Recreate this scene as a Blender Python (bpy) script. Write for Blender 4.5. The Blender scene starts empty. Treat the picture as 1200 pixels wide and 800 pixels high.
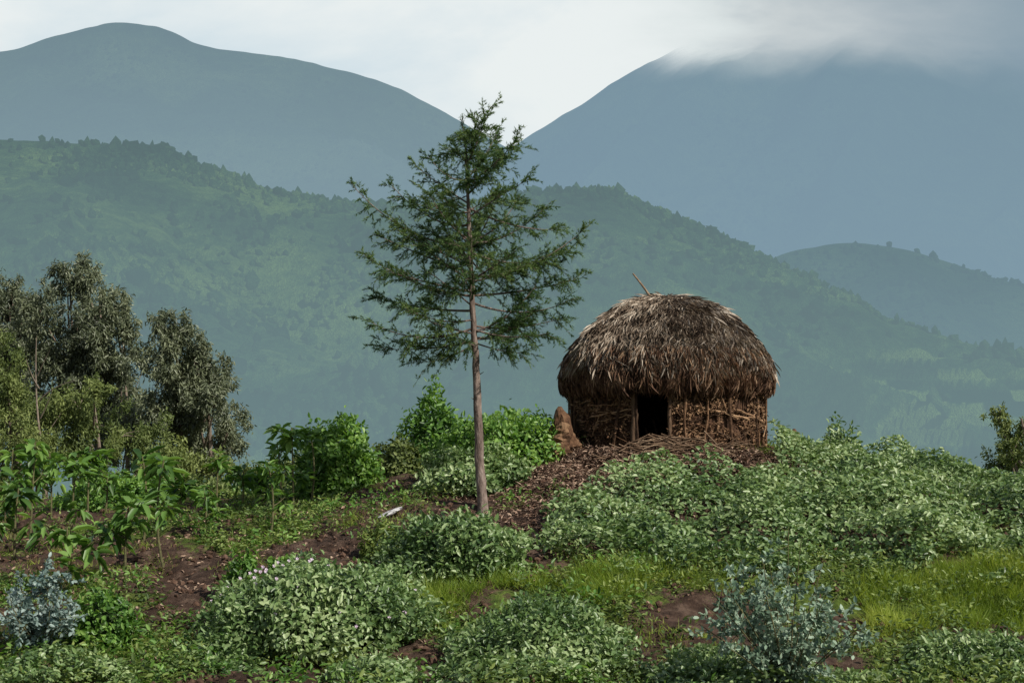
import bpy, math, numpy as np
from mathutils import Vector
rng=np.random.default_rng(7)
F=1667.0
def W(px,py,d): return np.array([(px-600)/F*d, d, (470-py)/F*d])
# ---------------------------------------------------------------- noise
_T=rng.random((256,256))
def vnoise(x,y):
    x=np.asarray(x,float);y=np.asarray(y,float)
    xi=np.floor(x).astype(int);yi=np.floor(y).astype(int);fx=x-xi;fy=y-yi
    fx=fx*fx*(3-2*fx);fy=fy*fy*(3-2*fy)
    a=_T[xi%256,yi%256];b=_T[(xi+1)%256,yi%256];c=_T[xi%256,(yi+1)%256];d=_T[(xi+1)%256,(yi+1)%256]
    return (a*(1-fx)+b*fx)*(1-fy)+(c*(1-fx)+d*fx)*fy
def fbm(x,y,o=4):
    s=0;a=.5;t=0
    for i in range(o):
        s=s+a*vnoise(x*2**i+17.3*i,y*2**i+5.1*i);t+=a;a*=.5
    return s/t-0.5
def worley(x,y,sp,seed=0):
    u=x/sp;v=y/sp;xi=np.floor(u).astype(int);yi=np.floor(v).astype(int);best=np.full(np.shape(u),9.)
    for a in (-1,0,1):
        for b in (-1,0,1):
            cx=xi+a+.15+.7*_T[(xi+a+seed)%256,(yi+b)%256];cy=yi+b+.15+.7*_T[(xi+a)%256,(yi+b+seed+91)%256]
            best=np.minimum(best,np.hypot(u-cx,v-cy))
    return best*sp
def nrm(v): return v/np.maximum(np.linalg.norm(v,axis=-1,keepdims=True),1e-9)
# ---------------------------------------------------------------- mesh builder
class MB:
    def __init__(s): s.v=[];s.q=[];s.t=[];s.qm=[];s.tm=[];s.r=[];s.n=0
    def add(s,v,f,m=0,r=None):
        v=np.asarray(v,float).reshape(-1,3);f=np.asarray(f,int)
        s.v.append(v)
        s.r.append(np.full(len(v),.5) if r is None else np.broadcast_to(np.asarray(r,float),(len(v),)))
        if f.shape[1]==4: s.q.append(f+s.n);s.qm.append(np.full(len(f),m))
        else: s.t.append(f+s.n);s.tm.append(np.full(len(f),m))
        s.n+=len(v)
    def obj(s,name,mats,smooth=True,parent=None):
        V=np.concatenate(s.v);R=np.concatenate(s.r)
        q=np.concatenate(s.q) if s.q else np.zeros((0,4),int);t=np.concatenate(s.t) if s.t else np.zeros((0,3),int)
        mi=np.concatenate(s.qm+s.tm).astype(np.int32)
        me=bpy.data.meshes.new(name);me.vertices.add(len(V));me.vertices.foreach_set('co',V.astype(np.float32).ravel())
        L=np.concatenate([q.ravel(),t.ravel()]).astype(np.int32)
        me.loops.add(len(L));me.loops.foreach_set('vertex_index',L)
        n=len(q)+len(t);me.polygons.add(n)
        tot=np.concatenate([np.full(len(q),4),np.full(len(t),3)]).astype(np.int32)
        st=np.concatenate([[0],np.cumsum(tot)[:-1]]).astype(np.int32)
        me.polygons.foreach_set('loop_start',st)
        try: me.polygons.foreach_set('loop_total',tot)
        except Exception: pass
        me.polygons.foreach_set('material_index',mi)
        me.polygons.foreach_set('use_smooth',np.full(n,smooth))
        for m in mats: me.materials.append(m)
        a=me.attributes.new('rnd','FLOAT','POINT');a.data.foreach_set('value',R.astype(np.float32))
        me.update(calc_edges=True)
        o=bpy.data.objects.new(name,me);bpy.context.scene.collection.objects.link(o)
        if parent: o.parent=parent
        return o
def leaves(mb,P,D,N,L,Wd,r,m=0,droop=.15,fold=.18):
    n=len(P);D=nrm(D);S=nrm(np.cross(D,N));N=nrm(np.cross(S,D))
    L=np.broadcast_to(L,(n,))[:,None];Wd=np.broadcast_to(Wd,(n,))[:,None]
    dr=droop*L
    v=np.stack([P,P+D*.3*L+S*Wd*.45+N*fold*Wd,P+D*.68*L+S*Wd*.4+N*(fold*Wd-dr*.35),P+D*L-N*dr,
                P+D*.68*L-S*Wd*.4+N*(fold*Wd-dr*.35),P+D*.3*L-S*Wd*.45+N*fold*Wd],1)
    b=(np.arange(n)*6)[:,None]
    f=np.concatenate([b+np.array([0,1,2,3]),b+np.array([0,3,4,5])])
    mb.add(v.reshape(-1,3),f,m,np.repeat(np.broadcast_to(r,(n,)),6))
def needles(mb,P,D,L,Wd,r,m=0):
    n=len(P);D=nrm(D);S=nrm(np.cross(D,rng.normal(size=(n,3))))
    v=np.stack([P-S*Wd[:,None]*.5,P+S*Wd[:,None]*.5,P+D*L[:,None]],1)
    mb.add(v.reshape(-1,3),np.arange(n*3).reshape(-1,3),m,np.repeat(r,3))
def tube(mb,pts,rad,n=6,m=0,r=.5,jit=0):
    pts=np.asarray(pts,float);k=len(pts);rad=np.broadcast_to(rad,(k,))
    T=nrm(np.gradient(pts,axis=0));up=np.array([0,0,1.]) if abs(T[0][2])<.9 else np.array([1.,0,0])
    A=nrm(np.cross(T,up));B=np.cross(T,A);a=np.linspace(0,2*np.pi,n,endpoint=False)
    rr=rad[:,None]*(1+jit*rng.normal(size=(k,n)))
    v=pts[:,None]+rr[...,None]*(np.cos(a)[None,:,None]*A[:,None]+np.sin(a)[None,:,None]*B[:,None])
    i=np.arange(k-1)[:,None]*n;j=np.arange(n)[None];j2=(j+1)%n
    f=np.stack([i+j,i+j2,i+n+j2,i+n+j],-1).reshape(-1,4)
    mb.add(v.reshape(-1,3),f,m,r)
def curve(a,b,c,n):
    t=np.linspace(0,1,n)[:,None];return (1-t)**2*a+2*t*(1-t)*b+t*t*c
def ruv(n): return nrm(rng.normal(size=(n,3)))
# ---------------------------------------------------------------- materials
def mk(name):
    m=bpy.data.materials.new(name);m.use_nodes=True;nt=m.node_tree;nt.nodes.clear()
    return m,nt,nt.nodes,nt.links
def ramp(N,cols):
    r=N.new('ShaderNodeValToRGB');e=r.color_ramp.elements
    while len(e)<len(cols): e.new(.5)
    for i,(p,c) in enumerate(cols): e[i].position=p;e[i].color=(*c,1)
    return r
def leafmat(name,c0,c1,c2,trans=.3,rough=.5,nscale=.9,spec=.4):
    m,nt,N,L=mk(name);out=N.new('ShaderNodeOutputMaterial')
    at=N.new('ShaderNodeAttribute');at.attribute_name='rnd'
    geo=N.new('ShaderNodeNewGeometry');no=N.new('ShaderNodeTexNoise');no.inputs['Scale'].default_value=nscale
    no.inputs['Detail'].default_value=2;L.new(geo.outputs['Position'],no.inputs['Vector'])
    a=N.new('ShaderNodeMath');a.operation='MULTIPLY_ADD';a.inputs[1].default_value=.7;L.new(at.outputs['Fac'],a.inputs[0])
    b=N.new('ShaderNodeMath');b.operation='MULTIPLY_ADD';b.inputs[1].default_value=1.2;b.inputs[2].default_value=-.45
    L.new(no.outputs['Fac'],b.inputs[0]);L.new(b.outputs[0],a.inputs[2])
    r=ramp(N,[(.1,c0),(.5,c1),(.95,c2)]);L.new(a.outputs[0],r.inputs[0])
    p=N.new('ShaderNodeBsdfPrincipled');p.inputs['Roughness'].default_value=rough
    p.inputs['Specular IOR Level'].default_value=spec
    L.new(r.outputs[0],p.inputs['Base Color'])
    t=N.new('ShaderNodeBsdfTranslucent');hs=N.new('ShaderNodeHueSaturation');hs.inputs['Value'].default_value=1.5;hs.inputs['Saturation'].default_value=1.15
    hs.inputs['Hue'].default_value=.485
    L.new(r.outputs[0],hs.inputs['Color']);L.new(hs.outputs[0],t.inputs[0])
    mx=N.new('ShaderNodeMixShader');mx.inputs[0].default_value=trans
    L.new(p.outputs[0],mx.inputs[1]);L.new(t.outputs[0],mx.inputs[2]);L.new(mx.outputs[0],out.inputs[0]);return m
def solidmat(name,cols,scale=8,rough=.9,bump=.4,bscale=None,stretch=(1,1,1),useattr=.5):
    m,nt,N,L=mk(name);out=N.new('ShaderNodeOutputMaterial');p=N.new('ShaderNodeBsdfPrincipled')
    p.inputs['Roughness'].default_value=rough;p.inputs['Specular IOR Level'].default_value=.2
    geo=N.new('ShaderNodeNewGeometry');mp=N.new('ShaderNodeMapping');mp.inputs['Scale'].default_value=stretch
    L.new(geo.outputs['Position'],mp.inputs[0]);no=N.new('ShaderNodeTexNoise');no.inputs['Scale'].default_value=scale
    no.inputs['Detail'].default_value=4;no.inputs['Roughness'].default_value=.65;L.new(mp.outputs[0],no.inputs['Vector'])
    at=N.new('ShaderNodeAttribute');at.attribute_name='rnd'
    a=N.new('ShaderNodeMath');a.operation='MULTIPLY_ADD';a.inputs[1].default_value=useattr;a.inputs[2].default_value=-useattr/2
    L.new(at.outputs['Fac'],a.inputs[0]);b=N.new('ShaderNodeMath');b.operation='ADD';L.new(a.outputs[0],b.inputs[0]);L.new(no.outputs['Fac'],b.inputs[1])
    r=ramp(N,cols);L.new(b.outputs[0],r.inputs[0]);L.new(r.outputs[0],p.inputs['Base Color'])
    bu=N.new('ShaderNodeBump');bu.inputs['Strength'].default_value=bump;bu.inputs['Distance'].default_value=.03
    n2=N.new('ShaderNodeTexNoise');n2.inputs['Scale'].default_value=bscale or scale*3;n2.inputs['Detail'].default_value=4
    L.new(mp.outputs[0],n2.inputs['Vector']);L.new(n2.outputs['Fac'],bu.inputs['Height']);L.new(bu.outputs[0],p.inputs['Normal'])
    L.new(p.outputs[0],out.inputs[0]);return m
M_pot=leafmat('potato_leaf',(.05,.10,.03),(.155,.25,.08),(.39,.48,.24),.27,.42,.8,.6)
M_bright=leafmat('bright_leaf',(.04,.10,.02),(.125,.255,.05),(.26,.41,.10),.34,.42,.8)
M_tom=leafmat('tree_tomato_leaf',(.035,.085,.02),(.105,.21,.045),(.22,.36,.09),.34,.42,.8)
M_weed=leafmat('weed_leaf',(.045,.08,.02),(.13,.20,.05),(.28,.34,.10),.3,.6,.7)
M_euc=leafmat('eucalyptus_leaf',(.045,.06,.035),(.115,.14,.075),(.25,.28,.17),.25,.45,.45,.6)
M_olive=leafmat('olive_leaf',(.05,.08,.02),(.13,.175,.05),(.25,.30,.10),.3,.6,.4)
M_con=leafmat('conifer_needles',(.025,.06,.022),(.07,.13,.04),(.17,.24,.08),.3,.6,1.2,.2)
M_silver=leafmat('silver_leaf',(.09,.15,.10),(.2,.29,.20),(.40,.50,.38),.22,.45,1.5)
M_blue=leafmat('blue_leaf',(.10,.16,.145),(.2,.28,.255),(.38,.46,.43),.2,.5,1.5)
M_grass=leafmat('grass_blade',(.06,.11,.015),(.19,.28,.045),(.38,.44,.10),.42,.6,1.3,.2)
M_flower=solidmat('petals',[(.3,(.6,.45,.6)),(.7,(.8,.7,.8))])
M_bark=solidmat('bark',[(.3,(.07,.05,.04)),(.5,(.18,.135,.115)),(.75,(.36,.29,.25))],14,.9,.8,30,(1,1,.35))
M_pale=solidmat('pale_bark',[(.3,(.12,.09,.07)),(.7,(.30,.25,.2))],5)
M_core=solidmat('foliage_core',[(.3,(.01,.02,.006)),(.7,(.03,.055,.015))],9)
M_stem=solidmat('stem',[(.3,(.06,.06,.03)),(.7,(.16,.15,.07))],9)
M_thatch=solidmat('thatch',[(.15,(.03,.02,.014)),(.40,(.13,.092,.066)),(.62,(.29,.23,.175)),(.88,(.52,.45,.37))],3.5,.85,.5,20,(1,1,1),.85)
M_eave=solidmat('eave_thatch',[(.18,(.028,.014,.009)),(.45,(.13,.072,.045)),(.7,(.26,.16,.10)),(.9,(.42,.3,.2))],5,.85,.5,20,(1,1,1),.8)
M_stick=solidmat('sticks',[(.2,(.035,.019,.011)),(.5,(.14,.076,.042)),(.9,(.38,.24,.14))],6,.85,.5,25,(1,1,1),.9)
M_wood=solidmat('weathered_wood',[(.2,(.06,.036,.022)),(.5,(.15,.095,.06)),(.9,(.33,.24,.16))],9,.85,.8,30,(1,1,.3),.5)
M_mud=solidmat('mud_wall',[(.3,(.02,.011,.007)),(.55,(.08,.042,.025)),(.75,(.18,.105,.06))],9,.95,1)
M_soil=solidmat('soil_clod',[(.3,(.03,.018,.012)),(.55,(.10,.058,.04)),(.75,(.19,.12,.085))],7,.95,1)
M_litter=solidmat('dry_litter',[(.2,(.06,.035,.025)),(.5,(.2,.12,.085)),(.85,(.42,.31,.23))],5,.9,.3,20,(1,1,1),.8)
M_stump=solidmat('stump_wood',[(.3,(.03,.017,.01)),(.5,(.11,.058,.033)),(.75,(.23,.14,.08))],9,.95,1,22,(1,1,.4))
M_stone=solidmat('pale_stone',[(.3,(.4,.39,.4)),(.7,(.65,.65,.66))],9)
# ground
def groundmat():
    m,nt,N,L=mk('soil_and_grass');out=N.new('ShaderNodeOutputMaterial');p=N.new('ShaderNodeBsdfPrincipled')
    p.inputs['Roughness'].default_value=.95;p.inputs['Specular IOR Level'].default_value=.15
    geo=N.new('ShaderNodeNewGeometry')
    def ns(s,d=6,ro=.6):
        n=N.new('ShaderNodeTexNoise');n.inputs['Scale'].default_value=s;n.inputs['Detail'].default_value=d;n.inputs['Roughness'].default_value=ro
        L.new(geo.outputs['Position'],n.inputs['Vector']);return n
    a=ns(3.5,8,.7);soil=ramp(N,[(.3,(.02,.012,.009)),(.5,(.07,.043,.031)),(.68,(.17,.115,.085))]);L.new(a.outputs[0],soil.inputs[0])
    b=ns(6,6,.7);gr=ramp(N,[(.3,(.035,.06,.012)),(.55,(.11,.16,.03)),(.75,(.2,.25,.06))]);L.new(b.outputs[0],gr.inputs[0])
    at=N.new('ShaderNodeAttribute');at.attribute_name='rnd'
    c=ns(2.2,7,.75);ad=N.new('ShaderNodeMath');ad.operation='ADD';L.new(c.outputs[0],ad.inputs[0]);L.new(at.outputs['Fac'],ad.inputs[1])
    mr=ramp(N,[(.85,(0,0,0)),(.96,(1,1,1))]);L.new(ad.outputs[0],mr.inputs[0])
    mx=N.new('ShaderNodeMixRGB');L.new(mr.outputs[0],mx.inputs[0]);L.new(soil.outputs[0],mx.inputs[1]);L.new(gr.outputs[0],mx.inputs[2])
    L.new(mx.outputs[0],p.inputs['Base Color'])
    bu=N.new('ShaderNodeBump');bu.inputs['Strength'].default_value=.9;bu.inputs['Distance'].default_value=.12;n2=ns(9,8,.7)
    L.new(n2.outputs[0],bu.inputs['Height']);L.new(bu.outputs[0],p.inputs['Normal']);L.new(p.outputs[0],out.inputs[0]);return m
# hill vegetation with aerial haze painted in as emission, thicker lower down
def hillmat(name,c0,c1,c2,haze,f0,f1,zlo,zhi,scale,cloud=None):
    m,nt,N,L=mk(name);out=N.new('ShaderNodeOutputMaterial')
    geo=N.new('ShaderNodeNewGeometry')
    def ns(s,d=6,ro=.6,vec=None):
        n=N.new('ShaderNodeTexNoise');n.inputs['Scale'].default_value=s;n.inputs['Detail'].default_value=d;n.inputs['Roughness'].default_value=ro
        L.new(vec or geo.outputs['Position'],n.inputs['Vector']);return n
    big=ns(scale,4,.6);fine=ns(scale*14,6,.75)
    at=N.new('ShaderNodeAttribute');at.attribute_name='rnd'
    ad=N.new('ShaderNodeMath');ad.operation='MULTIPLY_ADD';ad.inputs[1].default_value=.85;L.new(fine.outputs[0],ad.inputs[0])
    a2=N.new('ShaderNodeMath');a2.operation='MULTIPLY_ADD';a2.inputs[1].default_value=1.3;a2.inputs[2].default_value=-.81;L.new(big.outputs[0],a2.inputs[0])
    a3=N.new('ShaderNodeMath');a3.operation='MULTIPLY_ADD';a3.inputs[1].default_value=.35;L.new(at.outputs['Fac'],a3.inputs[0]);L.new(a2.outputs[0],a3.inputs[2])
    L.new(a3.outputs[0],ad.inputs[2])
    r=ramp(N,[(.2,c0),(.45,c1),(.7,c2)]);L.new(ad.outputs[0],r.inputs[0])
    d=N.new('ShaderNodeBsdfDiffuse');L.new(r.outputs[0],d.inputs[0])
    bu=N.new('ShaderNodeBump');bu.inputs['Strength'].default_value=1;bu.inputs['Distance'].default_value=.2/scale
    L.new(fine.outputs[0],bu.inputs['Height']);L.new(bu.outputs[0],d.inputs['Normal'])
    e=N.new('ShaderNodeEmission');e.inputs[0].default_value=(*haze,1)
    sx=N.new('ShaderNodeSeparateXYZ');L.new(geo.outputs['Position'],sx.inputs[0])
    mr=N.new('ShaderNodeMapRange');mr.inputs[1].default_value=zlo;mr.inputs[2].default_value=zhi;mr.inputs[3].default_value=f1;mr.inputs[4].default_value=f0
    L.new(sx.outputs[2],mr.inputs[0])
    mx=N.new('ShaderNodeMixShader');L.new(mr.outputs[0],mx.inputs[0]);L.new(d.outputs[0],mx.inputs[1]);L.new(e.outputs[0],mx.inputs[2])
    last=mx
    if cloud:
        cz0,cz1,cs,amp,xw=cloud
        n=ns(cs,7,.55);k=N.new('ShaderNodeMath');k.operation='MULTIPLY_ADD';k.inputs[1].default_value=amp;L.new(n.outputs[0],k.inputs[0]);L.new(sx.outputs[2],k.inputs[2])
        k2=N.new('ShaderNodeMath');k2.operation='MULTIPLY_ADD';k2.inputs[1].default_value=xw;L.new(sx.outputs[0],k2.inputs[0]);L.new(k.outputs[0],k2.inputs[2])
        mr2=N.new('ShaderNodeMapRange');mr2.interpolation_type='SMOOTHSTEP';mr2.inputs[1].default_value=cz0+amp/2;mr2.inputs[2].default_value=cz1+amp/2;L.new(k2.outputs[0],mr2.inputs[0])
        tr=N.new('ShaderNodeBsdfTransparent');m3=N.new('ShaderNodeMixShader');L.new(mr2.outputs[0],m3.inputs[0]);L.new(last.outputs[0],m3.inputs[1]);L.new(tr.outputs[0],m3.inputs[2]);last=m3
    L.new(last.outputs[0],out.inputs[0]);return m
# ---------------------------------------------------------------- near terrain
ys=np.array([-10,0,14,15.5,17,18,19,21,23,25,27,29,31,36,50,80,150,300.])
tab={
-14:[-1.9,-1.7,-2.8,-2.78,-2.62,-2.55,-2.47,-2.34,-2.22,-2.15,-2.12,-2.15,-2.4,-3.2,-5.5,-12,-28,-58],
-8:[-1.8,-1.7,-2.8,-2.76,-2.6,-2.52,-2.45,-2.3,-2.15,-2.05,-2.0,-2.02,-2.25,-3.1,-5.5,-12,-28,-58],
-4:[-1.8,-1.7,-2.8,-2.75,-2.6,-2.5,-2.42,-2.22,-2.02,-1.92,-1.85,-1.85,-2.1,-3,-5.5,-12,-28,-58],
-2.2:[-1.8,-1.7,-2.8,-2.7,-2.48,-2.36,-2.26,-2.02,-1.8,-1.6,-1.48,-1.5,-1.8,-2.8,-5.5,-12,-28,-58],
-.5:[-1.8,-1.7,-2.8,-2.75,-2.5,-2.35,-2.22,-2.05,-1.82,-1.5,-1.2,-1.15,-1.5,-2.6,-5.5,-12,-28,-58],
1:[-1.8,-1.7,-2.8,-2.75,-2.45,-2.15,-2.08,-1.85,-1.5,-1.12,-.9,-.88,-1.1,-2.3,-5.5,-12,-28,-58],
3:[-1.8,-1.7,-2.8,-2.75,-2.6,-2.15,-2.05,-1.75,-1.42,-1.1,-.86,-.86,-1.0,-2.2,-5.5,-12,-28,-58],
6:[-1.8,-1.7,-2.82,-2.78,-2.62,-2.15,-2.08,-1.8,-1.52,-1.33,-1.25,-1.25,-1.45,-2.4,-5.5,-12,-28,-58],
9:[-1.8,-1.7,-2.85,-2.8,-2.65,-2.22,-2.14,-1.95,-1.75,-1.68,-1.68,-1.75,-1.95,-2.9,-6,-12,-28,-58],
14:[-1.8,-1.7,-2.9,-2.85,-2.7,-2.35,-2.25,-2.15,-2.05,-2.0,-2.05,-2.15,-2.4,-3.4,-6.5,-12,-28,-58]}
tx=np.array(sorted(tab));TZ=np.array([tab[k] for k in sorted(tab)])
gx=np.arange(-15,15.01,.1);gy=np.arange(-10,60.01,.1)
A=np.array([np.interp(gy,ys,TZ[i]) for i in range(len(tx))])
G=np.array([np.interp(gx,tx,A[:,j]) for j in range(len(gy))]).T
ker=np.exp(-np.linspace(-2,2,9)**2);ker/=ker.sum()
for _ in range(2):
    Gp=np.pad(G,4,mode='edge')
    Gp=np.apply_along_axis(lambda v:np.convolve(v,ker,'valid'),0,Gp)
    G=np.apply_along_axis(lambda v:np.convolve(v,ker,'valid'),1,Gp)
HX,HY=2.95,27.2
def H(x,y):
    x=np.asarray(x,float);y=np.asarray(y,float)
    y2=y+fbm(x*.5+70,y*0+3,3)*1.0*np.exp(-((y-17.3)/2)**2)
    xc=np.clip(x,-14.99,14.89);yc=np.clip(y2,-10,59.8)
    u=(xc+15)/.1;v=(yc+10)/.1;i=u.astype(int);j=v.astype(int);fx=u-i;fy=v-j
    z=(G[i,j]*(1-fx)+G[i+1,j]*fx)*(1-fy)+(G[i,j+1]*(1-fx)+G[i+1,j+1]*fx)*fy
    far=np.interp(y,ys,TZ[0])
    k=np.clip((y-50)/9,0,1);z=z*(1-k)+far*k
    z=z+fbm(x*.6,y*.6,3)*.25+fbm(x*2.1+9,y*2.1,4)*.22
    d=np.hypot(x-HX,y-HY);k=np.clip((d-1.9)/1.0,0,1)
    z=-.86*(1-k)+z*k
    z=z+np.clip((y-45)/60,0,1)*fbm(x*.03,y*.03,4)*12
    return z
def greenmask(x,y):
    m=fbm(x*.45+3,y*.6+8,4)*1.6+.30
    lit=np.exp(-((x-1.9)**2/3.5+(y-24.4)**2/3.2))  # trampled slope in front of hut
    lit2=np.exp(-((x+.9)**2/2.+(y-22.)**2/6.))
    lit3=np.exp(-((x+3.2)**2/5.+(y-20.)**2/9.))
    lawn=np.exp(-((x+3.6)**2/6.+(y-15.6)**2/.7))
    bank=np.exp(-((y-17.9)/.8)**2)*np.clip((x+1.5)/1.5,0,1)*.3
    under=np.exp(-((y-16.6)/.5)**2)*np.clip((x-1)/1.5,0,1)*.25
    return m-.6*lit-.35*lit2-.2*lit3+bank-under+.3*lawn
xx=np.unique(np.concatenate([-np.geomspace(14,420,24),np.arange(-14,14.01,.09),np.geomspace(14,420,24)]))
yy=np.unique(np.concatenate([np.linspace(-60,10,20),np.arange(10,32,.09),np.arange(32,60,.5),np.geomspace(60,330,30)]))
X,Y=np.meshgrid(xx,yy,indexing='ij');Z=H(X,Y);nx,ny=X.shape
Z=Z+np.where((Y<31)&(np.abs(X)<14),fbm(X*6,Y*6,3)*.14*(np.hypot(X-HX,Y-HY)>2),0)
def gridfaces(nx,ny):
    i=np.arange(nx-1)[:,None]*ny;j=np.arange(ny-1)[None];b=i+j
    return np.stack([b,b+ny,b+ny+1,b+1],-1).reshape(-1,4)
mb=MB();mb.add(np.stack([X,Y,Z],-1).reshape(-1,3),gridfaces(nx,ny),0,greenmask(X,Y).ravel());mb.obj('ground',[groundmat()])
# ---------------------------------------------------------------- hills
def hill(name,prof,D,dfront,zb,mat,back,nxn,nyn,amp,nsc,px0=-500,px1=1700,spur=0,seed=0,terr=False):
    px=np.linspace(px0,px1,nxn);prof=np.array(prof,float)
    cy=np.interp(px,prof[:,0],prof[:,1]);k=np.ones(7)/7;cy=np.convolve(np.pad(cy,3,mode='edge'),k,'valid')
    xc=(px-600)/F*D;zc=(470-cy)/F*D
    t=np.concatenate([np.linspace(0,1,nyn),1+np.linspace(.02,1,14)*back])
    Xh=np.repeat(xc[:,None],len(t),1);T=np.repeat(t[None],nxn,0)
    Yh=dfront+(D-dfront)*T
    s=np.where(T<=1,T**1.15,1-(T-1)*1.2)
    Zh=zb+(zc[:,None]-zb)*s
    env=np.sin(np.clip(T,0,1)*np.pi)**.7
    w=Xh+spur*Yh
    rid=1-np.abs(fbm(w*nsc+seed,Yh*nsc*.45+seed*2,4))*4
    Zh=Zh+env*amp*(rid-.6)+ (fbm(Xh*nsc*7,Yh*nsc*7,3))*amp*.14*np.clip(1.6-T,0,1)
    att=.5+0*rid
    if terr:
        msk=np.clip((Xh-.2*Yh)/20,0,1)*np.clip((.62-T)/.1,0,1)*(fbm(Xh*.02,Yh*.02,2)>-.1)
        st=3.6;q=Zh/st;fl=np.floor(q);fr=np.clip((q-fl-.65)/.35,0,1);Zt=(fl+fr)*st
        Zh=Zh*(1-msk)+Zt*msk
        hsh=_T[fl.astype(int)%256,(np.floor(Xh/22+fl*.37)).astype(int)%256]
        att=att*(1-msk)+msk*(hsh*2.6-.4)
    mb=MB();mb.add(np.stack([Xh,Yh,Zh],-1).reshape(-1,3),gridfaces(*Xh.shape),0,att.ravel())
    o=mb.obj(name,[mat]);return Xh,Yh,Zh
M_h1=hillmat('near_hill_vegetation_painted_haze',(.006,.03,.016),(.04,.10,.035),(.15,.25,.07),(.27,.405,.435),.38,.56,-30,140,.012)
M_h2=hillmat('spur_hill_vegetation_painted_haze',(.008,.025,.014),(.03,.07,.028),(.07,.13,.045),(.25,.38,.44),.56,.70,-20,120,.008)
M_h3=hillmat('left_mountain_vegetation_painted_haze',(.008,.025,.02),(.03,.07,.035),(.09,.15,.06),(.265,.385,.45),.64,.85,100,600,.0035)
M_h4=hillmat('right_mountain_vegetation_painted_haze',(.01,.025,.02),(.03,.07,.035),(.08,.13,.05),(.25,.375,.465),.76,.84,0,450,.0035,(450,550,.0035,150,.27))
p1=[(-500,175),(-200,155),(0,163),(100,166),(200,173),(250,197),(330,226),(420,240),(500,243),(560,238),(640,222),(710,224),(760,243),(840,276),(900,308),(960,345),(1040,380),(1110,408),(1200,440),(1400,490),(1700,500)]
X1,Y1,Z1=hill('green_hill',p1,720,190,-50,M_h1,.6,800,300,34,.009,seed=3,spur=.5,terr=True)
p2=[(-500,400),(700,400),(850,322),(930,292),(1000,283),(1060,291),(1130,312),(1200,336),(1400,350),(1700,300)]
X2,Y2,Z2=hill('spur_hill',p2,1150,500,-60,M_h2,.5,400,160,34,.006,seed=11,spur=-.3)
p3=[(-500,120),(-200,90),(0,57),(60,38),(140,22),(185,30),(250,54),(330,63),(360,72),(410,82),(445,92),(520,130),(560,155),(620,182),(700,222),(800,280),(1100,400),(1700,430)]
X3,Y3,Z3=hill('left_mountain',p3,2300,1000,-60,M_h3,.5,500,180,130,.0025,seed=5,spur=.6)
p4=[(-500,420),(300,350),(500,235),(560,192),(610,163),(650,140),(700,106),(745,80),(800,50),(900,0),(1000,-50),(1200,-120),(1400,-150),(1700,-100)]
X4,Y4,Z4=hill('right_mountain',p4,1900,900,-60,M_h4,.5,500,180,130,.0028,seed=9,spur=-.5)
mb=MB();a=np.linspace(0,2*np.pi,48,endpoint=False)
ring=np.stack([np.cos(a)*9000,np.sin(a)*9000,np.full(48,-66.)],1)
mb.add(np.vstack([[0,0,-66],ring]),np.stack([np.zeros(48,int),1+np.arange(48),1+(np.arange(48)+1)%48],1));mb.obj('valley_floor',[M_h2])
# tree masses on the hills
import bmesh
bm=bmesh.new();bmesh.ops.create_icosphere(bm,subdivisions=1,radius=1)
IV=np.array([v.co[:] for v in bm.verts]);IF=np.array([[v.index for v in f.verts] for f in bm.faces]);bm.free()
bm=bmesh.new();bmesh.ops.create_icosphere(bm,subdivisions=3,radius=1)
IV3=np.array([v.co[:] for v in bm.verts]);IF3=np.array([[v.index for v in f.verts] for f in bm.faces]);bm.free()
def blobs(name,Xg,Yg,Zg,n,smin,smax,mat,thr,ntm,nsc=.02,jmin=.1,noter=False,zmax=1e9,jmax=1.0):
    i=rng.integers(0,Xg.shape[0]-1,n);j=rng.integers(int(ntm*jmin),int(ntm*jmax),n)
    x=Xg[i,j];y=Yg[i,j];z=Zg[i,j]
    keep=(fbm(x*nsc,y*nsc*.7,4)+rng.normal(size=n)*.08>thr)&(np.abs(x/y)<.5)&(z<zmax)
    if noter: keep&=~((x>.2*y)&(j<.57*ntm)&(rng.random(n)<.95))
    x=x[keep];y=y[keep];z=z[keep];n=len(x)
    s=rng.uniform(smin,smax,n)*(1+.5*(rng.random(n)>.93))
    v=IV[None]*(1+.35*rng.normal(size=(n,len(IV),1)))*s[:,None,None]*np.array([1,1,1.25])+np.stack([x,y,z+s*.4],1)[:,None]
    f=IF[None]+(np.arange(n)*len(IV))[:,None,None]
    mb=MB();mb.add(v.reshape(-1,3),f.reshape(-1,3),0,np.repeat(rng.random(n)*.9-.25,len(IV)));mb.obj(name,[mat])
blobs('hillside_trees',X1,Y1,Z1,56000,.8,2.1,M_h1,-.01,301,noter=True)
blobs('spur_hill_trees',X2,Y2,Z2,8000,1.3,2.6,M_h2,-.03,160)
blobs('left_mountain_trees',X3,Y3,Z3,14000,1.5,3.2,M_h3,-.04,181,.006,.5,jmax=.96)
blobs('right_mountain_trees',X4[:320],Y4[:320],Z4[:320],14000,1.4,3.0,M_h4,-.06,181,.006,.4,zmax=330)
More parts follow.
